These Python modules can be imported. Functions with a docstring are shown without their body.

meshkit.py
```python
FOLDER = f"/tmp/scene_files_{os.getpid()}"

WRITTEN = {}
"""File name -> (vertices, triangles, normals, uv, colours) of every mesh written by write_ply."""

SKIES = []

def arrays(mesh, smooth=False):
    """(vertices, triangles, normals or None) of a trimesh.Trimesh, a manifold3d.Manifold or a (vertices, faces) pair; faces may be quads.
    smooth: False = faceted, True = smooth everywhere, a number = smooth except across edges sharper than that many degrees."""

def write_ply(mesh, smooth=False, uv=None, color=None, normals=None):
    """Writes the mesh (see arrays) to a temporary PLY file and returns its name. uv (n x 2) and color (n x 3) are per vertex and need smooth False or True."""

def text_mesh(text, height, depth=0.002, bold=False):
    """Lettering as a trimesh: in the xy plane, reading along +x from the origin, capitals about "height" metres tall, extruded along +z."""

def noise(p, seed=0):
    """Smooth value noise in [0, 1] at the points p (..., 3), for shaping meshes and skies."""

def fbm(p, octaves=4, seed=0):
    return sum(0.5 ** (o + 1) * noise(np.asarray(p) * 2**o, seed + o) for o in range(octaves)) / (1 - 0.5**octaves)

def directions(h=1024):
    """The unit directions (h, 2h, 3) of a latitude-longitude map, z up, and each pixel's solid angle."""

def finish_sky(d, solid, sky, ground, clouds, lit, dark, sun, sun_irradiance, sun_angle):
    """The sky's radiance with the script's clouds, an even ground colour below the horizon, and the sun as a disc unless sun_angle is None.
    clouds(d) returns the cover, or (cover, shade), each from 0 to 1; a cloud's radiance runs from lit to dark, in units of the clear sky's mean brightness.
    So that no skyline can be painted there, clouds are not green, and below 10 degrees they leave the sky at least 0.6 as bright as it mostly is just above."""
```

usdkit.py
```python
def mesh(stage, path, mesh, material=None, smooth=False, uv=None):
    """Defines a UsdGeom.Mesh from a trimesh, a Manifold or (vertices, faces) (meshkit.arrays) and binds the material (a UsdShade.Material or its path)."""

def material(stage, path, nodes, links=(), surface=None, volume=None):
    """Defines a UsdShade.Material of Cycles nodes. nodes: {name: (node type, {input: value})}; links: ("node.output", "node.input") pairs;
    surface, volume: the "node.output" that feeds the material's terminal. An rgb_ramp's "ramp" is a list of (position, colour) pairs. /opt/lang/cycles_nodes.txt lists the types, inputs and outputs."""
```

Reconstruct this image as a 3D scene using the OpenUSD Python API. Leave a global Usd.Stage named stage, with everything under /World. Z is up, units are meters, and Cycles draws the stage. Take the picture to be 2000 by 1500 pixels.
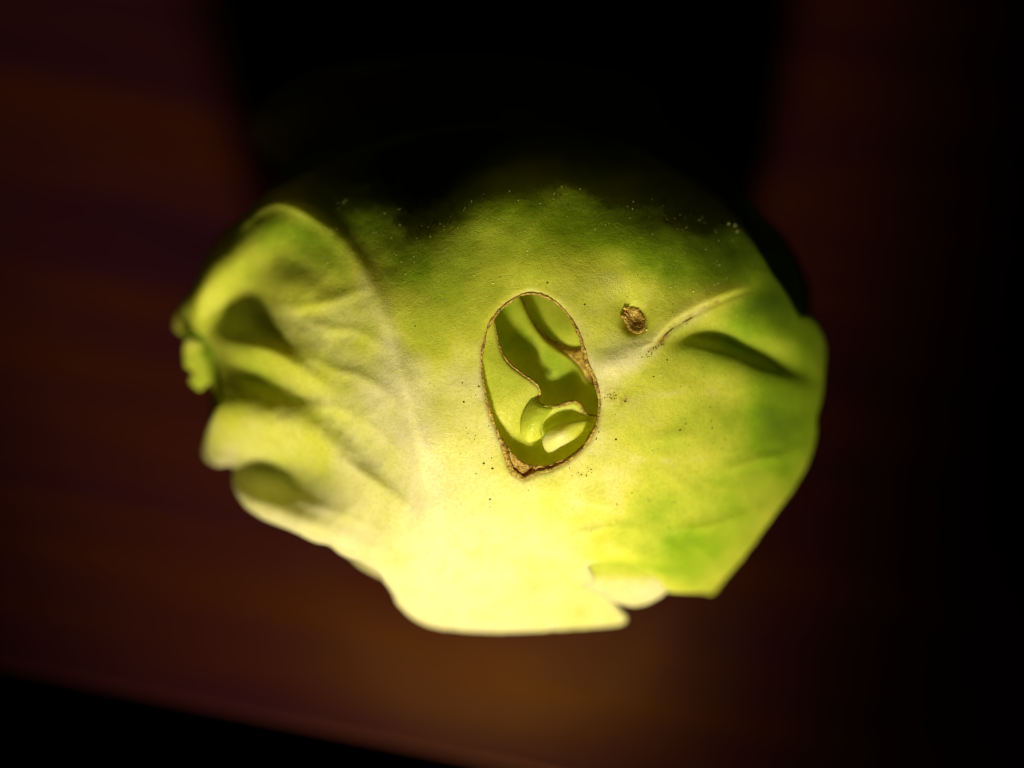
import math, random
import numpy as np, trimesh, shapely, usdkit
from shapely.geometry import Polygon
from scipy.spatial import Delaunay, cKDTree
from pxr import Usd, UsdGeom, UsdLux, Sdf, Gf, Vt
from meshkit import noise, fbm

stage = Usd.Stage.CreateInMemory()
UsdGeom.SetStageUpAxis(stage, UsdGeom.Tokens.z)
UsdGeom.SetStageMetersPerUnit(stage, 1.0)
UsdGeom.Xform.Define(stage, '/World')
rng = np.random.default_rng(7)

# ------------------------------------------------------------------ camera and light
# The sprout is modelled in units of U metres on a plane facing the camera:
# X right, Y up the picture, Z towards the lens, 0 at the middle of the sprout.
U = 2.8e-5
ELEV = math.radians(68)                 # the camera looks steeply down on the table
ZF, DF = 500.0, 4100.0                  # focus plane, distance lens to focus plane
ER = np.array([1.0, 0, 0])
EF = np.array([0, -math.cos(ELEV), math.sin(ELEV)])
EU = np.array([0, math.sin(ELEV), math.cos(ELEV)])
ORIGIN = np.array([0, 0, 0.0])          # set once the sprout's lowest point is known (table top is z = 0)
UP = np.array([0, math.cos(ELEV), math.sin(ELEV)])  # world up in the modelling frame

LAMP_AZ, LAMP_E = math.radians(1), math.radians(38)   # from the near side of the table
LAMP_DIST = 0.14
LAMP_POWER = 1.0
EXPOSURE = 0.0

def world(P):
    P = np.asarray(P, float)
    return (P[..., :1] * ER + P[..., 1:2] * EU + P[..., 2:3] * EF) * U

def place(px, py, Z):
    """A point of the photograph at height Z on the sprout."""
    k = (ZF + DF - Z) / DF
    return np.stack([(px - 1000) * k, (750 - py) * k, Z + 0 * px], -1)

def define_camera(shift):
    cam = UsdGeom.Camera.Define(stage, '/World/camera')
    pos = world(np.array([0, 0, ZF + DF])) + shift
    m = Gf.Matrix4d(*ER, 0, *EU, 0, *EF, 0, *pos, 1)
    cam.AddTransformOp().Set(m)
    ap = 36.0
    cam.CreateHorizontalApertureAttr(ap)
    cam.CreateVerticalApertureAttr(ap * .75)
    f = ap * DF / 2000
    cam.CreateFocalLengthAttr(f)
    cam.CreateFocusDistanceAttr(DF * U)
    cam.CreateFStopAttr(f / 7.0)
    cam.CreateClippingRangeAttr(Gf.Vec2f(0.005, 20))
    cam.CreateExposureAttr(EXPOSURE)

def define_lights(shift):
    d = np.array([math.sin(LAMP_AZ) * math.cos(LAMP_E), -math.cos(LAMP_AZ) * math.cos(LAMP_E), math.sin(LAMP_E)])
    at = world(np.array([0, 0, 200.0]) + d * LAMP_DIST / U) + shift
    target = world(place(*LAMP_AIM)) + shift
    z = at - target
    z /= np.linalg.norm(z)
    x = np.cross([0, 0, 1.0], z); x /= np.linalg.norm(x)
    y = np.cross(z, x)
    s = UsdLux.SphereLight.Define(stage, '/World/lamp')
    s.AddTransformOp().Set(Gf.Matrix4d(*x, 0, *y, 0, *z, 0, *at, 1))
    s.CreateRadiusAttr(0.009)
    s.CreateNormalizeAttr(True)
    s.CreateIntensityAttr(LAMP_POWER)
    s.CreateColorAttr(Gf.Vec3f(1.0, .83, .36))
    sh = UsdLux.ShapingAPI.Apply(s.GetPrim())
    sh.CreateShapingConeAngleAttr(LAMP_CONE)
    sh.CreateShapingConeSoftnessAttr(.75)
    dome = UsdLux.DomeLight.Define(stage, '/World/room_light')
    look = usdkit.material(stage, '/World/Looks/room_dark', {'b': ('background_shader', {'color': (.35, .5, .7), 'strength': ROOM})}, surface='b.background')
    from pxr import UsdShade
    UsdShade.MaterialBindingAPI.Apply(dome.GetPrim()).Bind(look)

LAMP_AIM = (np.array(740.), np.array(800.), np.array(100.))
LAMP_CONE = 15.0
ROOM = 0.0008
LAMP_POWER = 0.45

# ------------------------------------------------------------------ materials
def leaf_material(name, fine=1.0, rough=.42, sss=.6):
    return usdkit.material(stage, '/World/Looks/' + name, {
        'pos': ('texture_coordinate', {}),
        'tone': ('attribute', {'attribute': 'tone'}),
        'n1': ('noise_texture', {'scale': 900.0, 'detail': 4.0, 'roughness': .6}),
        'r1': ('rgb_ramp', {'ramp': [(.3, (.80, .82, .62)), (.5, (1, 1, 1)), (.72, (1.12, 1.08, 1.15))]}),
        'mul': ('mix_color', {'blend_type': 'multiply', 'fac': .5, 'use_clamp': False}),
        'n2': ('noise_texture', {'scale': 5200.0, 'detail': 3.0, 'roughness': .65}),
        'r2': ('rgb_ramp', {'ramp': [(.34, (.72, .78, .55)), (.5, (1, 1, 1)), (.7, (1.1, 1.08, 1.2))]}),
        'mul2': ('mix_color', {'blend_type': 'multiply', 'fac': .45, 'use_clamp': False}),
        'v': ('noise_texture', {'scale': 14000.0, 'detail': 2.0, 'roughness': .6}),
        'b': ('bump', {'strength': .5 * fine, 'distance': .00005}),
        'b2': ('bump', {'strength': .35 * fine, 'distance': .00012}),
        'rr': ('rgb_ramp', {'ramp': [(.35, (rough + .15,) * 3), (.65, (rough - .1,) * 3)]}),
        'p': ('principled_bsdf', {'subsurface_weight': sss, 'subsurface_scale': .00026, 'subsurface_radius': (1.0, .85, .25), 'specular_ior_level': .28, 'ior': 1.42}),
    }, [('pos.object', 'n1.vector'), ('pos.object', 'n2.vector'), ('pos.object', 'v.vector'),
        ('n1.fac', 'r1.fac'), ('n2.fac', 'r2.fac'), ('tone.color', 'mul.a'), ('r1.color', 'mul.b'),
        ('mul.result', 'mul2.a'), ('r2.color', 'mul2.b'), ('mul2.result', 'p.base_color'),
        ('n2.fac', 'b2.height'), ('v.fac', 'b.height'), ('b2.normal', 'b.normal'), ('b.normal', 'p.normal'),
        ('n2.fac', 'rr.fac'), ('rr.color', 'p.roughness')], surface='p.BSDF')

LEAF = leaf_material('leaf_skin')
INNER = leaf_material('inner_leaf_skin', .7, .4)

def crust_material(name, a, b, c):
    return usdkit.material(stage, '/World/Looks/' + name, {
        'pos': ('texture_coordinate', {}),
        'n': ('noise_texture', {'scale': 3800.0, 'detail': 5.0, 'roughness': .7}),
        'r': ('rgb_ramp', {'ramp': [(.3, a), (.47, b), (.7, c)]}),
        'n2': ('noise_texture', {'scale': 9000.0, 'detail': 3.0}),
        'bp': ('bump', {'strength': .9, 'distance': .00012}),
        'p': ('principled_bsdf', {'roughness': .45, 'subsurface_weight': .25, 'subsurface_scale': .0003, 'specular_ior_level': .6}),
    }, [('pos.object', 'n.vector'), ('pos.object', 'n2.vector'), ('n.fac', 'r.fac'), ('r.color', 'p.base_color'),
        ('n2.fac', 'bp.height'), ('bp.normal', 'p.normal')], surface='p.BSDF')

CRUST = crust_material('chewed_crust', (.03, .017, .005), (.33, .20, .04), (.70, .50, .14))
DRY = crust_material('dry_tissue', (.03, .02, .005), (.16, .10, .02), (.36, .25, .06))
FRASS = crust_material('frass', (.12, .055, .01), (.44, .24, .05), (.80, .56, .20))
SPECK = usdkit.material(stage, '/World/Looks/dark_speck', {'p': ('principled_bsdf', {'base_color': (.06, .065, .015), 'roughness': .6})}, surface='p.BSDF')
WAX = usdkit.material(stage, '/World/Looks/wax_grain', {'p': ('principled_bsdf', {'base_color': (.9, .88, .7), 'roughness': .15, 'specular_ior_level': .8})}, surface='p.BSDF')
WOOD = usdkit.material(stage, '/World/Looks/dark_varnished_wood', {
    'pos': ('texture_coordinate', {}),
    'm': ('mapping', {'scale': (12.0, 170.0, 60.0), 'rotation': (0, 0, .06)}),
    'n': ('noise_texture', {'scale': 1.0, 'detail': 5.0, 'roughness': .55, 'distortion': .3}),
    'r': ('rgb_ramp', {'ramp': [(.25, (.028, .006, .029)), (.45, (.046, .009, .020)), (.6, (.066, .0145, .008)), (.8, (.034, .0065, .025))]}),
    'm2': ('mapping', {'scale': (60.0, 1500.0, 200.0), 'rotation': (0, 0, .06)}),
    'n2': ('noise_texture', {'scale': 1.0, 'detail': 4.0}),
    'bp': ('bump', {'strength': .25, 'distance': .0002}),
    'p': ('principled_bsdf', {'roughness': .27, 'specular_ior_level': 1.0, 'specular_tint': (1.0, .48, .10)}),
}, [('pos.object', 'm.vector'), ('m.vector', 'n.vector'), ('n.fac', 'r.fac'), ('r.color', 'p.base_color'),
    ('pos.object', 'm2.vector'), ('m2.vector', 'n2.vector'), ('n2.fac', 'bp.height'), ('bp.normal', 'p.normal')], surface='p.BSDF')
FLOOR = usdkit.material(stage, '/World/Looks/dark_floor', {
    'pos': ('texture_coordinate', {}), 'n': ('noise_texture', {'scale': 9.0, 'detail': 5.0}),
    'r': ('rgb_ramp', {'ramp': [(.3, (.03, .02, .015)), (.7, (.06, .04, .03))]}),
    'p': ('principled_bsdf', {'roughness': .6})}, [('pos.object', 'n.vector'), ('n.fac', 'r.fac'), ('r.color', 'p.base_color')], surface='p.BSDF')

# ------------------------------------------------------------------ helpers
pending = []        # (path, vertices in the modelling frame, faces, material, tone or None)
count = {}

def numbered(parent, name):
    n = count.get((parent, name), 0)
    count[(parent, name)] = n + 1
    return f'{parent}/{name}' + (f'_{n:03d}' if n else '')

def add(parent, name, V, F, mat, tone=None, label=None, kind=None):
    path = numbered(parent, name)
    pending.append((path, V, F, mat, tone, label, kind))
    return path

def smooth_line(pts, step, closed=False):
    """A Catmull-Rom curve through pts, resampled about every step."""
    p = np.asarray(pts, float)
    n = len(p)
    out = []
    for i in range(n if closed else n - 1):
        if closed:
            a, b, c, d = p[(i - 1) % n], p[i], p[(i + 1) % n], p[(i + 2) % n]
        else:
            a, b, c, d = p[max(i - 1, 0)], p[i], p[i + 1], p[min(i + 2, n - 1)]
        t = np.linspace(0, 1, 16, endpoint=False)[:, None]
        out.append(.5 * (2 * b + (c - a) * t + (2 * a - 5 * b + 4 * c - d) * t ** 2 + (3 * b - a - 3 * c + d) * t ** 3))
    out = np.concatenate(out + ([p[:1]] if closed else [p[-1:]]))
    s = np.r_[0, np.cumsum(np.linalg.norm(np.diff(out, axis=0), axis=1))]
    q = np.linspace(0, s[-1], max(int(s[-1] / step), 4) + 1)
    out = np.stack([np.interp(q, s, out[:, k]) for k in (0, 1)], 1)
    return out[:-1] if closed else out

def away(x, y, line):
    """Distance to a curve, the signed side (+ left of travel, picture y down) and the place along it from 0 to 1."""
    c = smooth_line(line, 4)
    d, i = cKDTree(c).query(np.stack([x, y], -1))
    t = np.gradient(c, axis=0)
    t /= np.linalg.norm(t, axis=1)[:, None]
    v = np.stack([x, y], -1) - c[i]
    side = t[i, 0] * v[..., 1] - t[i, 1] * v[..., 0]
    chord = c[-1] - c[0]
    along = np.clip(((np.stack([x, y], -1) - c[0]) @ chord) / (chord @ chord), 0, 1)
    return d, np.sign(side), along

def blob(x, y, cx, cy, sx, sy=None, a=0.0):
    sy = sy or sx
    c, s = math.cos(math.radians(a)), math.sin(math.radians(a))
    u, v = (x - cx) * c + (y - cy) * s, -(x - cx) * s + (y - cy) * c
    return np.exp(-.5 * ((u / sx) ** 2 + (v / sy) ** 2))

def sig(t):
    return 1 / (1 + np.exp(-np.clip(t, -40, 40)))

def sheet(parent, name, outline, zfun, thick, step, mat, tonefun=None, holes=(), ragged=0.0, label=None, seed=0, closed_smooth=True):
    """A leaf: a shell of the given thickness over an outline, with holes, its rim rounded."""
    def ring(pts):
        r = smooth_line(pts, step * .8, True) if closed_smooth else np.asarray(pts, float)
        if ragged:
            q = np.c_[r / 22.0, np.full(len(r), seed + .3)]
            q2 = np.c_[r / 7.0, np.full(len(r), seed + 9.3)]
            r = r + ragged * np.c_[noise(q, 3) - .5, noise(q, 8) - .5] * 2 + ragged * .5 * np.c_[noise(q2, 3) - .5, noise(q2, 8) - .5]
        return r
    rings = [ring(outline)] + [ring(h) for h in holes]
    poly = Polygon(rings[0], rings[1:])
    if not poly.is_valid:
        poly = poly.buffer(0)
        if poly.geom_type != 'Polygon':
            poly = max(poly.geoms, key=lambda g: g.area)
        rings = [np.array(poly.exterior.coords)[:-1]] + [np.array(i.coords)[:-1] for i in poly.interiors]
    edge = np.concatenate(rings)
    x0, y0, x1, y1 = poly.bounds
    gx, gy = np.meshgrid(np.arange(x0, x1, step), np.arange(y0, y1, step * .866))
    gx = gx + (np.arange(gx.shape[0]) % 2)[:, None] * step * .5
    g = np.stack([gx.ravel(), gy.ravel()], 1)
    g = g[shapely.contains_xy(poly, g[:, 0], g[:, 1])]
    tree = cKDTree(edge)
    g = g[tree.query(g)[0] > step * .6]
    p = np.concatenate([edge, g])
    tri = Delaunay(p).simplices
    c = p[tri].mean(1)
    tri = tri[shapely.contains_xy(poly, c[:, 0], c[:, 1])]
    a, b, cc = p[tri[:, 0]], p[tri[:, 1]], p[tri[:, 2]]
    area = (b - a)[:, 0] * (cc - a)[:, 1] - (b - a)[:, 1] * (cc - a)[:, 0]
    tri = tri[np.abs(area) > 1e-6]; area = area[np.abs(area) > 1e-6]
    tri[area > 0] = tri[area > 0][:, ::-1]          # picture y runs down: make them face the lens
    used = np.unique(tri)
    back = np.full(len(p), -1); back[used] = np.arange(len(used))
    p, tri = p[used], back[tri]
    Z = zfun(p[:, 0], p[:, 1])
    top = place(p[:, 0], p[:, 1], Z)
    m = trimesh.Trimesh(top, tri, process=False)
    nrm = m.vertex_normals
    d = tree.query(p)[0]
    r = thick * .9
    lip = thick * .5 * (1 - np.sqrt(np.clip(1 - (1 - np.clip(d / r, 0, 1)) ** 2, 0, 1)))
    lip = np.minimum(lip, thick * .46)
    hi, lo = top - nrm * lip[:, None], top - nrm * (thick - lip)[:, None]
    e = np.concatenate([tri[:, [0, 1]], tri[:, [1, 2]], tri[:, [2, 0]]])
    key = np.sort(e, 1)
    _, first, n = np.unique(key, axis=0, return_index=True, return_counts=True)
    e = e[first[n == 1]]
    N = len(p)
    F = np.concatenate([tri, tri[:, ::-1] + N, np.stack([e[:, 0], e[:, 0] + N, e[:, 1]], 1), np.stack([e[:, 1], e[:, 0] + N, e[:, 1] + N], 1)])
    V = np.concatenate([hi, lo])
    tone = None
    if tonefun is not None:
        t = tonefun(p[:, 0], p[:, 1], d)
        tone = np.concatenate([t, t])
    return add(parent, name, V, F, mat, tone, label)

CREAM = np.array([.84, .80, .52])
PALE = np.array([.62, .68, .10])
GREEN = np.array([.25, .42, .02])
DEEP = np.array([.06, .13, .015])
TAN = np.array([.42, .25, .06])

def blend(g):
    """Leaf pigment from cream (0) through pale (0.4) and green (0.8) to deep green (1.2)."""
    g = np.clip(g, 0, 1.2)
    at = np.array([0, .4, .8, 1.2])
    cols = np.stack([CREAM, PALE, GREEN, DEEP])
    return np.stack([np.interp(g, at, cols[:, k]) for k in range(3)], 1)

def mott(x, y, s, seed, o=4):
    return fbm(np.stack([x / s, y / s, np.full_like(x, seed * 1.7)], -1), o, seed) - .5

# ------------------------------------------------------------------ the sprout's form
def dome(x, y):
    dx, dy = (x - 1005) / 640, (y - 700)
    q = 1 - np.abs(dx) ** 2.3 - np.where(dy < 0, np.abs(dy / 520) ** 2.6, np.abs(dy / 560) ** 2.0)
    return np.where(q > .04, 520 * np.sqrt(np.maximum(q, .04)), 104 + (q - .04) * 1500)

CREASE = [(505, 398), (545, 390), (600, 415), (655, 460), (702, 520), (735, 590), (760, 665), (785, 745), (805, 830), (825, 915), (838, 1010), (845, 1100)]
FOLD = [(1150, 724), (1195, 712), (1240, 692), (1285, 665), (1315, 634), (1370, 602), (1420, 578), (1470, 560)]
POCKET = [(1300, 664), (1360, 655), (1420, 668), (1480, 694), (1540, 718), (1600, 742)]

def form(x, y):
    z = dome(x, y)
    # left: the leaf folds over a rib and falls away in ruffles
    d, s, t = away(x, y, CREASE)
    left = np.where(s > 0, d, -d)          # + to the left of the rib
    fade = np.clip(t * 6, 0, 1) * np.clip((1.02 - t) * 3, 0, 1)
    z += fade * 13 * np.exp(-.5 * (d / 15) ** 2)
    z -= 34 * sig((left - 60) / 28) * np.clip((1.0 - t) * 2, 0, 1)
    L = sig((left - 25) / 22)
    z += L * 62 * blob(x, y, 425, 520, 110, 40, -40)        # upper flap
    z -= L * 72 * blob(x, y, 452, 612, 40, 52, 12)         # hollow behind it
    z += L * (20 * blob(x, y, 575, 560, 45, 26, 30) - 9 * blob(x, y, 524, 515, 40, 34, 10))
    d, s, t = away(x, y, [(428, 478), (470, 436), (524, 398), (570, 402), (640, 446)])
    z += 11 * np.exp(-.5 * (d / 8) ** 2) * np.sin(np.pi * np.clip(t, .02, .98)) ** .5
    z += L * (46 * blob(x, y, 484, 676, 52, 22, 22) + 24 * blob(x, y, 575, 722, 60, 18, 36))         # middle ruffle
    z -= L * 36 * blob(x, y, 510, 735, 60, 24, 24)
    z += L * 46 * blob(x, y, 470, 815, 120, 34, 18)         # lower ruffle
    z -= L * 92 * blob(x, y, 528, 908, 76, 36, 12)
    z += L * 56 * blob(x, y, 520, 1000, 150, 26, 22)        # lower rim
    z -= L * 26 * blob(x, y, 690, 860, 90, 26, 42)
    z += L * 20 * blob(x, y, 700, 930, 150, 24, 46)
    z += L * (15 * mott(x, y, 62, 81, 3) + 120 * blob(x, y, 345, 605, 36, 52, 20))
    for line in ([(725, 560), (660, 585), (590, 600), (540, 600)], [(770, 690), (700, 650), (640, 640), (585, 620)], [(800, 810), (720, 745), (650, 720), (585, 690)], [(820, 930), (740, 850), (660, 800), (560, 790)], [(830, 1030), (760, 960), (660, 900), (600, 890)], [(800, 1090), (720, 1030), (620, 990), (540, 965)]):
        d, s, t = away(x, y, line)
        z += 6 * np.exp(-.5 * (d / 9) ** 2) * np.sin(np.pi * np.clip(t, .02, .98)) ** .6
    # upper valley and the bulge above the hole
    z -= 66 * np.exp(-.5 * ((x - 790 - .2 * (450 - y)) / 80) ** 2) * sig((475 - y) / 62)
    z += 16 * blob(x, y, 1030, 380, 80, 90) + 34 * blob(x, y, 520, 395, 60, 40, -35)
    z -= 16 * blob(x, y, 1110, 440, 40, 60, -20)
    z += 16 * blob(x, y, 1300, 480, 120, 70, 20)
    # right: a rib running into a fold, with a pocket under it
    d, s, t = away(x, y, FOLD)
    up = np.where(s < 0, d, -d)            # + above the fold
    on = np.clip(t * 8, 0, 1) * np.clip((1.0 - t) * 4, 0, 1)
    z += on * (8 * np.exp(-.5 * (d / (9 + 12 * (1 - t))) ** 2) + np.clip((t - .3) * 4, 0, 1) * (20 * sig(up / 2.0) * np.exp(-np.maximum(up, 0) / 130) - 9 * np.exp(-((up + 5) / 5) ** 2)))
    d, s, t = away(x, y, POCKET)
    low = np.where(s > 0, d, -d)
    on = np.clip(t * 3 + .1, 0, 1) * np.clip((1 - t) * 2.5 + .1, 0, 1)
    z -= on * 32 * np.exp(-.5 * (d / np.where(low > 0, 12, 24)) ** 2)
    z += on * 12 * np.exp(-.5 * ((low - 45) / 32) ** 2)
    for line, h, w in (([(1410, 925), (1470, 903), (1530, 890), (1575, 868)], 9, 8), ([(1310, 1040), (1370, 1034), (1430, 1018), (1490, 990)], 10, 8),
                       ([(1090, 1070), (1140, 1046), (1200, 1034), (1260, 1036)], 9, 9), ([(1255, 870), (1300, 856), (1360, 852)], 4, 10),
                       ([(1290, 500), (1278, 560), (1262, 610)], -1.8, 7), ([(905, 1240), (880, 1120), (862, 1000), (850, 900)], 5, 14),
                       ([(990, 1240), (985, 1130), (960, 1000)], 4, 18)):
        d, s, t = away(x, y, line)
        z += h * np.exp(-.5 * (d / w) ** 2) * np.sin(np.pi * np.clip(t, .02, .98)) ** .6
    z -= 14 * np.exp(-((np.hypot((x - 1238) / 24, (y - 624) / 27)) ** 4))
    z -= 12 * blob(x, y, 1226, 596, 26, 24)
    # slight unevenness
    z += 26 * mott(x, y, 190, 5, 3) + 5 * mott(x, y, 40, 9, 3)
    return z

HOLE = [(850 + .3 * a, 520 + .3 * b) for a, b in [(560, 182), (640, 172), (720, 192), (800, 242), (870, 318), (925, 408), (955, 490), (975, 560), (995, 640), (1035, 720), (1058, 800), (1072, 880), (1067, 960), (1048, 1040), (1010, 1120), (960, 1190), (900, 1245), (820, 1295), (740, 1328), (650, 1352), (580, 1382), (530, 1362), (488, 1320), (465, 1250), (440, 1170), (405, 1090), (367, 990), (340, 900), (318, 790), (303, 690), (300, 590), (316, 490), (348, 380), (393, 308), (470, 238)]]

OUTLINE = [(1330, 330), (1400, 375), (1455, 432), (1500, 505), (1545, 575), (1566, 610), (1585, 614), (1606, 636), (1619, 668), (1617, 720), (1612, 770), (1602, 815), (1600, 855), (1575, 925), (1530, 992), (1470, 1075), (1425, 1130), (1396, 1163), (1372, 1162), (1330, 1163), (1302, 1158), (1285, 1138), (1258, 1116), (1220, 1104), (1180, 1103), (1152, 1108), (1160, 1126), (1182, 1156), (1208, 1190), (1226, 1212), (1212, 1226), (1150, 1232), (1080, 1237), (1000, 1240), (930, 1240), (855, 1233), (808, 1216), (775, 1185), (752, 1145), (718, 1110), (668, 1090), (640, 1070), (610, 1062), (560, 1038), (505, 1016), (468, 985), (450, 945), (448, 912), (418, 910), (395, 893), (398, 850), (410, 812), (430, 770), (425, 720), (395, 660), (352, 655), (335, 632), (348, 592), (378, 548), (392, 505), (425, 458), (470, 415), (520, 372), (600, 330), (720, 280), (860, 245), (1000, 235), (1150, 250), (1250, 285)]

def main_tone(x, y, d):
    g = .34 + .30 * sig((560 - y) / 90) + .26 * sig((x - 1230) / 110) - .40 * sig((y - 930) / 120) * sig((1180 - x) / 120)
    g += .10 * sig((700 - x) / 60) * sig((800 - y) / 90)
    for cx, cy, sx, sy, a, h in ((1340, 1085, 55, 45, 30, .42), (1420, 990, 60, 40, 0, .15), (1530, 820, 50, 70, 0, .32), (1480, 800, 100, 50, 0, .16), (1400, 690, 120, 30, 18, .2),
                                 (1500, 590, 60, 50, 30, .2), (1060, 410, 120, 60, 0, .2), (860, 480, 70, 110, 20, .2), (1400, 500, 110, 60, 20, .2), (1300, 890, 40, 50, 0, .14), (1240, 1000, 90, 40, 0, .12),
                                 (1290, 600, 110, 60, -20, -.22), (1120, 540, 60, 40, 0, -.2), (1240, 1105, 50, 8, 10, .3), (350, 620, 40, 50, 0, .15)):
        g += h * blob(x, y, cx, cy, sx, sy, a)
    c, s, t = away(x, y, CREASE)
    g -= .26 * np.exp(-.5 * (c / 22) ** 2)
    c, s, t = away(x, y, FOLD)
    g -= .34 * np.exp(-.5 * (c / 18) ** 2)
    for line in ([(1180, 790), (1300, 770), (1420, 770), (1560, 800)], [(1300, 772), (1390, 740), (1480, 735)], [(1150, 880), (1300, 900), (1420, 890), (1560, 910)], [(1300, 900), (1380, 950), (1470, 960)], [(1120, 980), (1240, 1010), (1340, 1060), (1400, 1110)], [(1000, 560), (1020, 480), (1080, 400), (1160, 350)], [(1260, 600), (1290, 520), (1360, 450), (1420, 430)], [(1290, 520), (1240, 450), (1200, 390)], [(900, 720), (860, 600), (850, 520)]):
        c, s, t = away(x, y, line)
        g -= .13 * np.exp(-.5 * (c / 5) ** 2) * (1 - .6 * t) * np.clip(.6 + 1.6 * mott(x, y, 50, 27), 0, 1)
    g += 1.0 * mott(x, y, 150, 21) * sig((g - .15) / .08) + .35 * mott(x, y, 45, 22)
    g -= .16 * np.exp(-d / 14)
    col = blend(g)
    # browning round the chewed edge, the pit and in the fold
    hd = cKDTree(smooth_line(HOLE, 3, True)).query(np.stack([x, y], -1))[0]
    k = np.exp(-(hd / 7) ** 2) * .6 * np.clip(.6 + 2.0 * mott(x, y, 40, 31), 0, 1)
    c, s, t = away(x, y, [(1270, 682), (1300, 655), (1320, 632), (1370, 604), (1400, 590)])
    k = np.maximum(k, np.exp(-(c / 5) ** 2) * np.clip(.7 + 3 * mott(x, y, 18, 33), 0, 1))
    k = np.maximum(k, .7 * blob(x, y, 1207, 776, 16, 11, 30) * np.clip(.6 + 4 * mott(x, y, 9, 34), 0, 1))
    k = np.maximum(k, .75 * np.exp(-(np.hypot(x - 1238, y - 624) / 24) ** 4))
    k = np.maximum(k, .35 * np.clip(blob(x, y, 1140, 925, 30, 10) + blob(x, y, 1165, 960, 14, 8) + .8 * blob(x, y, 1160, 380, 12, 8), 0, 1) * np.clip(.5 + 4 * mott(x, y, 9, 35), 0, 1))
    return col * (1 - k[:, None]) + TAN * k[:, None]

S = '/World/brussels_sprout'
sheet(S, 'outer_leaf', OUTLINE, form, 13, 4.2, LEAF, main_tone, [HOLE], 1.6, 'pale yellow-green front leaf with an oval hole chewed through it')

sheet(S, 'packed_leaf', [(1005 + (x - 1005) * .95, 720 + (y - 720) * .95) for x, y in OUTLINE[:21] + [(1300, 1150), (1220, 1200), (1100, 1225), (930, 1225), (820, 1190), (720, 1100), (600, 1040), (500, 970), (470, 880), (450, 700), (460, 520)] + OUTLINE[58:]],
      lambda x, y: np.minimum(dome(x, y) - 95 + 55 * sig((430 - y) / 40), form(x, y) - 34), 90, 9, leaf_material('packed_leaf_skin', .7, .45, .12), lambda x, y, d: blend(1.1 + .4 * mott(x, y, 120, 25)),
      [[(1065 + 235 * math.cos(a), 755 + 275 * math.sin(a)) for a in np.linspace(0, 2 * math.pi, 24, endpoint=False)]], 0, 'tightly packed leaf under the front leaf')

# ---- layers under the hole, each further in
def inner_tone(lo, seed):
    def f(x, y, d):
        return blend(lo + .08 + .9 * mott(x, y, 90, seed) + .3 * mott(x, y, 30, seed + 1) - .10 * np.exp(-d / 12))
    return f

zz = lambda pts: [(850 + .3 * a, 520 + .3 * b) for a, b in pts]
RIB2 = zz([(330, 180), (372, 290), (392, 400), (425, 540), (480, 630), (556, 694), (620, 738), (664, 776), (682, 822), (664, 862), (684, 896), (740, 914), (800, 910), (880, 886), (930, 892), (960, 938), (1000, 968), (1060, 975), (1180, 985)])
RIB1U = zz([(540, 90), (566, 196), (592, 290), (642, 370), (702, 440), (762, 480), (830, 500), (900, 505), (950, 490), (1060, 450)])
RIB1L = zz([(500, 90), (552, 200), (604, 318), (660, 412), (720, 484), (800, 544), (880, 594), (938, 652), (990, 740), (1060, 790), (1140, 850)])

def base(x, y):
    return dome(x, y) + 26 * mott(x, y, 190, 5, 3)

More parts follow.
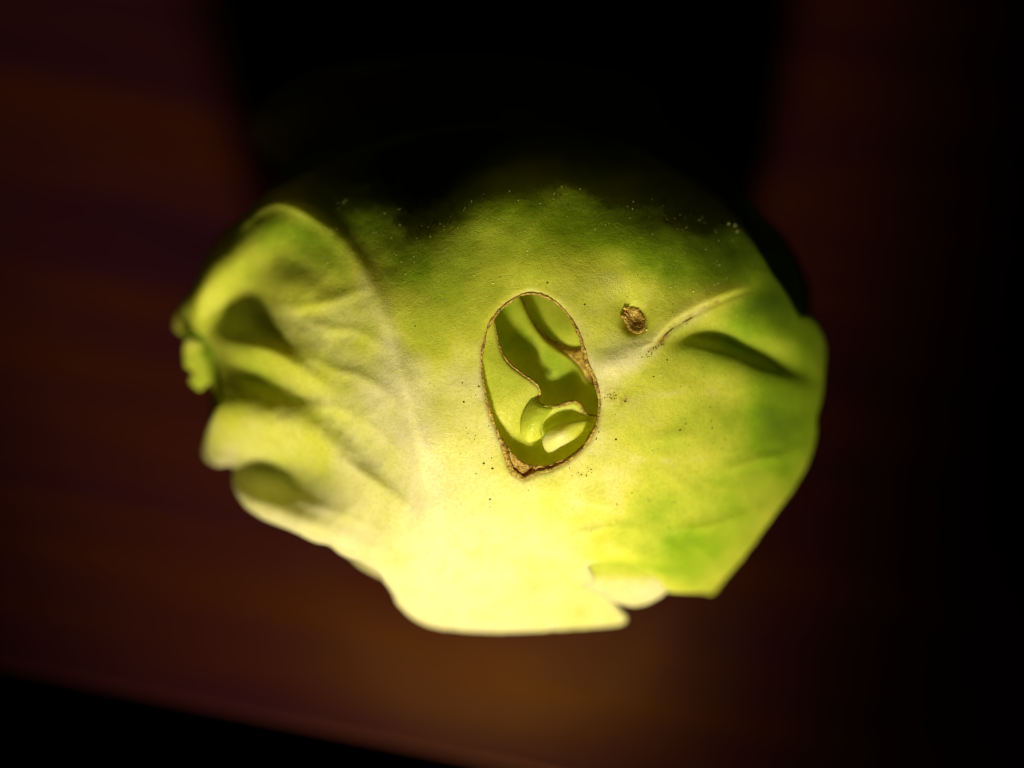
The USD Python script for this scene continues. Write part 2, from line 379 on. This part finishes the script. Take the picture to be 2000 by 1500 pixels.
def z_c(x, y):
    z = base(x, y) - 32
    z += 10 * blob(x, y, 985, 760, 30, 90, -12) - 40 * blob(x, y, 1090, 860, 60, 50) 
    return z + 5 * mott(x, y, 60, 41)
def z_b(x, y):
    return base(x, y) - 102 + 14 * blob(x, y, 1030, 640, 90, 40, 45) + 6 * mott(x, y, 70, 42)
def z_a(x, y):
    return base(x, y) - 134 + 26 * blob(x, y, 1130, 660, 60, 40, 30) + 6 * mott(x, y, 70, 43)

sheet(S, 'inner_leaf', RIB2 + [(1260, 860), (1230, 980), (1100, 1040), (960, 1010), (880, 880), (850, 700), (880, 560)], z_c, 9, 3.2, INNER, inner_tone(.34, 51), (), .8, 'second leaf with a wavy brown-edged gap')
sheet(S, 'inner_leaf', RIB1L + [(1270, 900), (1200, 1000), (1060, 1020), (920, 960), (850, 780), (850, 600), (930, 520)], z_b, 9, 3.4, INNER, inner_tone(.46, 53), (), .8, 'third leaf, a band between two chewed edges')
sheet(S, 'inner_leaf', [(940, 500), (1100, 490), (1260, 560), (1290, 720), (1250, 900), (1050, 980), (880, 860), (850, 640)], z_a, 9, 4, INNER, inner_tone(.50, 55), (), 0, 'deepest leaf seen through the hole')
def z_w1(x, y):
    c, s, t = away(x, y, RIB1U)
    return z_b(x, y) - 2 - 26 * np.exp(-c / 9) + 7 * mott(x, y, 10, 61)
sheet(S, 'chewed_rim', RIB1U[0:-1] + RIB1L[::-1][1:], z_w1, 7, 2.2, CRUST, None, (), 1.6, 'broad brown bitten edge of the third leaf')
T1 = zz([(628, 772), (604, 840), (580, 900), (556, 980), (543, 1060), (558, 1112), (604, 1152), (660, 1142), (700, 1112), (694, 1060), (722, 994), (774, 930), (725, 915), (672, 892), (650, 862), (668, 822)])
T2 = zz([(690, 1140), (702, 1090), (742, 1045), (805, 1010), (880, 1000), (985, 1003), (1030, 1010), (1020, 1060), (960, 1110), (890, 1150), (820, 1185), (748, 1226), (708, 1195)])
def z_t(cx, cy, sx, sy, a, h, off):
    return lambda x, y: base(cx + 0 * x, cy + 0 * x) * .4 + base(x, y) * .6 + off + h * blob(x, y, cx, cy, sx, sy, a) + 4 * mott(x, y, 26, int(cx))
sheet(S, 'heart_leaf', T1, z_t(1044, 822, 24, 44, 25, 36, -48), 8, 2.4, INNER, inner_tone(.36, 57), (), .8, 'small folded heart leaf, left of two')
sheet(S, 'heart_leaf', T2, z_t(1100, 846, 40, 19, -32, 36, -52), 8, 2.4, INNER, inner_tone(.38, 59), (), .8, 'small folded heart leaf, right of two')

# ---- chewed brown edges: crusty beads following a cut
def crust(name, line, zfun, wfun, closed=False, label=None, seed=1, step=2.2, h=.8):
    c = smooth_line(line, step, closed)
    n = len(c)
    t = np.roll(c, -1, 0) - np.roll(c, 1, 0) if closed else np.gradient(c, axis=0)
    t /= np.linalg.norm(t, axis=1)[:, None]
    nm = np.stack([-t[:, 1], t[:, 0]], 1)
    u = np.arange(n) / n
    w = wfun(u, c)
    K = 9
    V = []
    for k in range(K):
        a = 2 * math.pi * k / K
        q = np.c_[c / 6.0, np.full(n, seed + k * 1.3)]
        r = w * (.62 + .8 * noise(q, seed) ** 1.3)
        xy = c + nm * (r * math.cos(a))[:, None]
        V.append(place(xy[:, 0], xy[:, 1], zfun(c[:, 0], c[:, 1]) + r * math.sin(a) * h))
    V = np.stack(V, 1).reshape(-1, 3)
    F = []
    for i in range(n if closed else n - 1):
        j = (i + 1) % n
        for k in range(K):
            l = (k + 1) % K
            F += [(i * K + k, j * K + l, j * K + k), (i * K + k, i * K + l, j * K + l)]
    if not closed:
        F += [(0, k, k + 1) for k in range(1, K - 1)] + [((n - 1) * K, (n - 1) * K + k + 1, (n - 1) * K + k) for k in range(1, K - 1)]
    add(S, name, V, np.array(F), CRUST if name == 'chewed_rim' else DRY, None, label)

hole_in = [(x + (1055 - x) * .006, y + (750 - y) * .006) for x, y in HOLE]
crust('chewed_rim', hole_in, lambda x, y: form(x, y) - 5, lambda u, c: 1.2 + 3.6 * noise(np.c_[c / 26, np.zeros(len(c))], 4) + 4.5 * blob(c[:, 0], c[:, 1], 1000, 890, 25, 60) + 2 * blob(c[:, 0], c[:, 1], 1150, 730, 20, 50), True, 'crusty brown rim of the oval hole', 2)
def z_corner(x, y):
    return form(x, y) - 4 - 12 * sig((x - 1024) / 12) + 7 * mott(x, y, 10, 63)
sheet(S, 'chewed_rim', zz([(440, 1150), (462, 1250), (484, 1320), (528, 1366), (582, 1386), (632, 1358), (640, 1300), (600, 1285), (555, 1255), (510, 1225), (475, 1180)]), z_corner, 6, 2.2, CRUST, None, (), 1.2, 'golden-brown crust in the lower corner of the hole')
sheet(S, 'chewed_rim', zz([(640, 1300), (700, 1296), (780, 1278), (850, 1250), (905, 1215), (960, 1165), (1000, 1100), (1030, 1060), (1020, 1125), (965, 1196), (905, 1250), (822, 1302), (740, 1334), (650, 1356)]), lambda x, y: form(x, y) - 8 + 7 * mott(x, y, 9, 64), 6, 2.2, CRUST, None, (), 1.2, 'brown crust along the lower edge of the hole')
crust('chewed_rim', RIB2[1:-1], lambda x, y: z_c(x, y) - 5, lambda u, c: 1.6 + 2.8 * noise(np.c_[c / 18, np.zeros(len(c))], 6) + 1.5 * blob(c[:, 0], c[:, 1], 1115, 788, 16, 10), False, 'wavy brown edge of the second leaf', 12)
crust('chewed_rim', RIB1U[1:-1], lambda x, y: z_b(x, y) - 26, lambda u, c: 1.6 + 1.2 * noise(np.c_[c / 30, np.zeros(len(c))], 7), False, 'dark upper line of the third leaf edge', 22)

crust('dry_crease', [(1268, 686), (1284, 672), (1300, 652), (1318, 638), (1350, 622), (1372, 609), (1400, 594)], lambda x, y: form(x, y) - 1.5, lambda u, c: 3.8 * np.sin(np.pi * np.clip(u, .03, .97)) * (.4 + noise(np.c_[c / 14, np.zeros(len(c))], 8)), False, 'dark dry crease under the rib on the right', 32)
# ---- frass in the small borehole
def lump(cx, cy, cz, r, seed, mat, name, flat=.8, sub=2, rough=.5):
    m = trimesh.creation.icosphere(sub, 1.0)
    v = m.vertices * (1 - rough + 2 * rough * noise(m.vertices * 2.2 + seed * 3.1, seed))[:, None]
    v = v * np.array([1, 1, flat]) * r
    k = (ZF + DF - cz) / DF
    return np.array([(cx - 1000) * k, (750 - cy) * k, cz]) + v, m.faces

def join(parts):
    V, F, n = [], [], 0
    for v, f in parts:
        V.append(v); F.append(f + n); n += len(v)
    return np.concatenate(V), np.concatenate(F)

crumbs = []
at = lambda x, y: float(form(np.array([x]), np.array([y]))[0])
for i in range(30):
    a = rng.uniform(0, 2 * math.pi)
    r = rng.uniform(.8, 1.05)
    x, y = 1240 + 18 * r * math.cos(a) + 5 * math.sin(a), 626 + 24 * r * math.sin(a)
    crumbs.append(lump(x, y, at(x, y) + 2, rng.uniform(2.2, 4.6), i, FRASS, '', .6))
for i in range(26):
    x, y = 1224 + rng.normal(0, 6), 610 + rng.normal(0, 5)
    crumbs.append(lump(x, y, at(x, y) + rng.uniform(2, 7), rng.uniform(1.8, 4.2), 90 + i, FRASS, ''))
add(S, 'frass', *join(crumbs), FRASS, None, 'golden-brown crumbs heaped in the small round borehole')
sheet(S, 'borehole_scab', [(1240 + 18 * math.cos(a) + 5 * math.sin(a), 626 + 24 * math.sin(a)) for a in np.linspace(0, 2 * math.pi, 14, endpoint=False)],
      lambda x, y: form(x, y) + 8 + 6 * mott(x, y, 13, 66) - 4 * blob(x, y, 1242, 622, 7, 9), 5, 1.8, FRASS, None, (), 1.2, 'brown scab lining the small borehole')

# ---- dark specks, and pale grains of wax that glint
def scatter(name, pts, size, mat, label, lift, flat):
    x, y = pts[:, 0], pts[:, 1]
    z = form(x, y)
    inside = shapely.contains_xy(Polygon(OUTLINE, [smooth_line(HOLE, 4, True)]).buffer(-8), x, y)
    parts = [lump(x[i], y[i], z[i] + lift, size[i], i + 3, mat, '', flat, 1, .4) for i in np.nonzero(inside)[0]]
    add(S, name, *join(parts), mat, None, label, 'stuff')
pts = np.c_[rng.uniform(880, 1480, 150), rng.uniform(380, 1060, 150)]
spots = np.array([(1069, 552), (1142, 595), (903, 748), (935, 755), (906, 785), (1303, 703), (1277, 736), (1387, 795), (1389, 822), (1391, 836), (1416, 858), (1339, 828), (1328, 840), (957, 975), (957, 990), (811, 637), (834, 1080), (945, 905), (962, 915), (930, 925), (1234, 963), (1205, 985), (1318, 980), (1203, 858)], float)
dirt = np.r_[np.c_[rng.normal(1204, 12, 26), rng.normal(777, 8, 26)], np.c_[rng.normal(1222, 5, 8), rng.normal(783, 3, 8)], np.c_[rng.normal(1160, 8, 16), rng.normal(845, 8, 16)], np.c_[rng.normal(1140, 14, 14), rng.normal(925, 5, 14)],
             np.c_[np.linspace(1262, 1298, 26) + rng.normal(0, 3, 26), np.linspace(696, 664, 26) + rng.normal(0, 4, 26)], np.c_[rng.normal(1090, 30, 14), rng.normal(405, 20, 14)]]
scatter('dark_speck', np.r_[spots, pts, dirt], np.r_[rng.uniform(1.2, 2.3, len(spots)), rng.uniform(.4, 1.2, len(pts)), rng.uniform(.4, 1.5, len(dirt))], SPECK, 'tiny dark specks on the front leaf', .3, .5)
pts = np.c_[rng.uniform(560, 1500, 1000), rng.uniform(250, 1050, 1000)]
big = np.array([(953, 341), (1020, 298), (818, 243), (926, 538), (963, 553), (1031, 490), (1030, 497), (1366, 430), (1373, 424), (1428, 408), (1433, 420), (1423, 437), (1436, 440), (1430, 414), (1440, 452), (1310, 561), (1354, 569), (1263, 644), (1203, 655), (1290, 732), (1409, 747), (1178, 806)], float)
scatter('wax_grain', np.r_[big, pts], np.r_[rng.uniform(.8, 1.6, len(big)), rng.uniform(.3, .8, len(pts))], WAX, 'tiny pale glinting grains on the front leaf', .5, .9)

# ---- loose pieces round the edge
def flat_on(cx, cy, off, tilt=(0, 0)):
    return lambda x, y: dome(np.full_like(x, cx), np.full_like(y, cy)) + off + tilt[0] * (x - cx) + tilt[1] * (y - cy) + 8 * mott(x, y, 60, int(cx))
sheet(S, 'leaf_tab', [(1120, 1070), (1200, 1060), (1290, 1080), (1318, 1120), (1306, 1158), (1275, 1180), (1245, 1189), (1212, 1184), (1180, 1168), (1140, 1150), (1115, 1110)],
      lambda x, y: dome(x, y) - 26 + 26 * sig((y - 1128) / 9) - 10 * sig((y - 1165) / 9), 12, 3, LEAF, lambda x, y, d: blend(.02 + .6 * sig((1128 - y) / 7) + .4 * mott(x, y, 40, 71)), (), .8, 'cream leaf edge tucked under the front leaf beside the cut base')
sheet(S, 'leaf_flap', [(362, 664), (396, 672), (430, 700), (425, 740), (402, 752), (388, 764), (368, 746), (374, 728), (357, 712)], flat_on(400, 715, -50, (.3, -.25)), 11, 3, LEAF, inner_tone(.5, 73), (), 1, 'small torn leaf edge on the left')
sheet(S, 'leaf_flap', [(352, 655), (372, 640), (420, 650), (470, 700), (440, 790), (412, 760), (395, 700)], flat_on(420, 700, -75, (.4, .2)), 11, 3, LEAF, inner_tone(.75, 75), (), 1, 'darker leaf edge behind the torn left side')

# ---- leaves wrapped round the far side, in the shade
def cap(name, centre, r, half, tone, seed, label, wob=.05, squash=(1, 1, 1), mid=(5, 40, -40), crinkle=.05):
    """A leaf wrapped on the head: part of a ball round its centre direction, with a wavy outline."""
    c = np.array(centre, float); c /= np.linalg.norm(c)
    a = np.cross(c, [.3, .2, .9]); a /= np.linalg.norm(a)
    b = np.cross(c, a)
    nr, na = 44, 150
    rr, ph = np.meshgrid(np.linspace(0, 1, nr), np.linspace(0, 2 * math.pi, na, endpoint=False), indexing='ij')
    edge = half * (1 + wob * 2 * (noise(np.stack([2.2 * np.cos(ph), 2.2 * np.sin(ph), 0 * ph + seed], -1), seed) - .5))
    th = np.radians(edge * rr)
    d = np.cos(th)[..., None] * c + np.sin(th)[..., None] * (np.cos(ph)[..., None] * a + np.sin(ph)[..., None] * b)
    rad = r * (1 + crinkle * (fbm(d * 3.1 + seed, 4, seed) - .5) * 2) - .02 * r * np.cos(3 * ph) * rr
    P = d * rad[..., None] * np.array(squash)
    inn = P - d * 13
    V = np.concatenate([P.reshape(-1, 3), inn.reshape(-1, 3)]) + np.array(mid)
    F = []
    N = nr * na
    I = lambda i, j: i * na + j % na
    for i in range(nr - 1):
        for j in range(na):
            q = (I(i, j), I(i + 1, j), I(i + 1, j + 1), I(i, j + 1))
            F += [(q[0], q[1], q[2]), (q[0], q[2], q[3]), (q[0] + N, q[2] + N, q[1] + N), (q[0] + N, q[3] + N, q[2] + N)]
    for j in range(na):
        x, y = I(nr - 1, j), I(nr - 1, j + 1)
        F += [(x, x + N, y), (y, x + N, y + N)]
    F = np.array(F)
    m = trimesh.Trimesh(V, F, process=False)
    if (m.face_normals[:na * 2:2] @ c).mean() < 0:
        F = F[:, ::-1]
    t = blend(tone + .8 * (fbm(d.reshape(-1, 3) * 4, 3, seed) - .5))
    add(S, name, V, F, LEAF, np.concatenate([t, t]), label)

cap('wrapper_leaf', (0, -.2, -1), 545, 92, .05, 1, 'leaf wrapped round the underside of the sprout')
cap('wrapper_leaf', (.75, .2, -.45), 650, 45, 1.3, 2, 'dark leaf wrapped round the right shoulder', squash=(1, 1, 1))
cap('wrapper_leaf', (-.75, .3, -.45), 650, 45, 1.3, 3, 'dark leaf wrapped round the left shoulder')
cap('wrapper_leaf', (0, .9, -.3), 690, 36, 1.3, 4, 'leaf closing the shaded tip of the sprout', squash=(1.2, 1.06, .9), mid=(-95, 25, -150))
cap('heart', (0, .2, 1), 400, 178, .6, 5, 'tight inner leaves of the head', wob=0, crinkle=.06, squash=(1.25, 1.2, .95))

# ------------------------------------------------------------------ put everything in the world
lowest = min((v @ UP).min() for _, v, *_ in pending) * U
shift = np.array([0, 0, -lowest])

def dress(prim, label, cat, kind=None, group=None):
    if label: prim.SetCustomDataByKey('label', label)
    if cat: prim.SetCustomDataByKey('category', cat)
    if kind: prim.SetCustomDataByKey('kind', kind)
    if group: prim.SetCustomDataByKey('group', group)

root = UsdGeom.Xform.Define(stage, S)
foot = np.array([0, 0, 0.0])
dress(root.GetPrim(), 'pale yellow-green sprout with an oval hole chewed in its front leaf, on dark wood', 'sprout')
for path, V, F, mat, tone, label, kind in pending:
    m = usdkit.mesh(stage, path, (world(V) + shift, F), mat, smooth=True)
    if tone is not None:
        n = len(m.GetPointsAttr().Get())
        assert n == len(tone), (path, n, len(tone))
        UsdGeom.PrimvarsAPI(m).CreatePrimvar('tone', Sdf.ValueTypeNames.Color3fArray, 'vertex').Set(Vt.Vec3fArray.FromNumpy(tone.astype(np.float32)))
    dress(m.GetPrim(), label, None, kind)

define_camera(shift)
define_lights(shift)

# ---- the table: a slab whose rounded near edge crosses the lower left corner
campos = world(np.array([0, 0, ZF + DF])) + shift
def on_table(px, py):
    d = world(place(np.array(float(px)), np.array(float(py)), np.array(ZF))) + shift - campos
    return campos + d * (-campos[2] / d[2])
e0, e1 = on_table(0, 1300), on_table(1000, 1500)
along = (e1 - e0)[:2] / np.linalg.norm((e1 - e0)[:2])
ang = math.atan2(along[1], along[0])
rad, thick, W, D = .0003, .022, .9, .6
prof = [(0 + rad - rad * math.cos(a) , -rad + rad * math.sin(a)) for a in np.linspace(0, math.pi / 2, 13)]      # (into the table, height)
prof = [(.05, -thick), (.0006, -rad - .0006)] + prof + [(x, 0) for x in (.05, .12, .3)] + [(D, 0), (D, -thick)]
def slab(prof, x0, x1):
    m = trimesh.creation.extrude_polygon(Polygon(prof), x1 - x0, engine='earcut')
    v = m.vertices
    m = trimesh.Trimesh(np.c_[v[:, 2] + x0, v[:, 0], v[:, 1]], m.faces, process=False); m.fix_normals()
    return m.vertices, m.faces
tv, tf = slab(prof, -W / 2, W / 2)
tab = UsdGeom.Xform.Define(stage, '/World/table')
tab.AddTranslateOp().Set(Gf.Vec3d(*e0[:2], 0)); tab.AddRotateZOp().Set(math.degrees(ang))
dress(tab.GetPrim(), 'dark red varnished wooden table with a rounded near edge', 'table')
usdkit.mesh(stage, '/World/table/tabletop', (tv, tf), WOOD, smooth=30)
for i, (x, y) in enumerate(((-.40, .06), (.40, .06), (-.40, .54), (.40, .54))):
    b = trimesh.creation.box((.05, .05, .70)); b.apply_translation((x, y, -thick - .35))
    usdkit.mesh(stage, '/World/table/leg' + (f'_{i:03d}' if i else ''), b, WOOD, smooth=False)
b = trimesh.creation.box((6, 6, .02)); b.apply_translation((0, 0, -thick - .70 - .01))
f = usdkit.mesh(stage, '/World/floor', b, FLOOR)
dress(f.GetPrim(), 'dark floor far below the table', 'floor', 'structure')
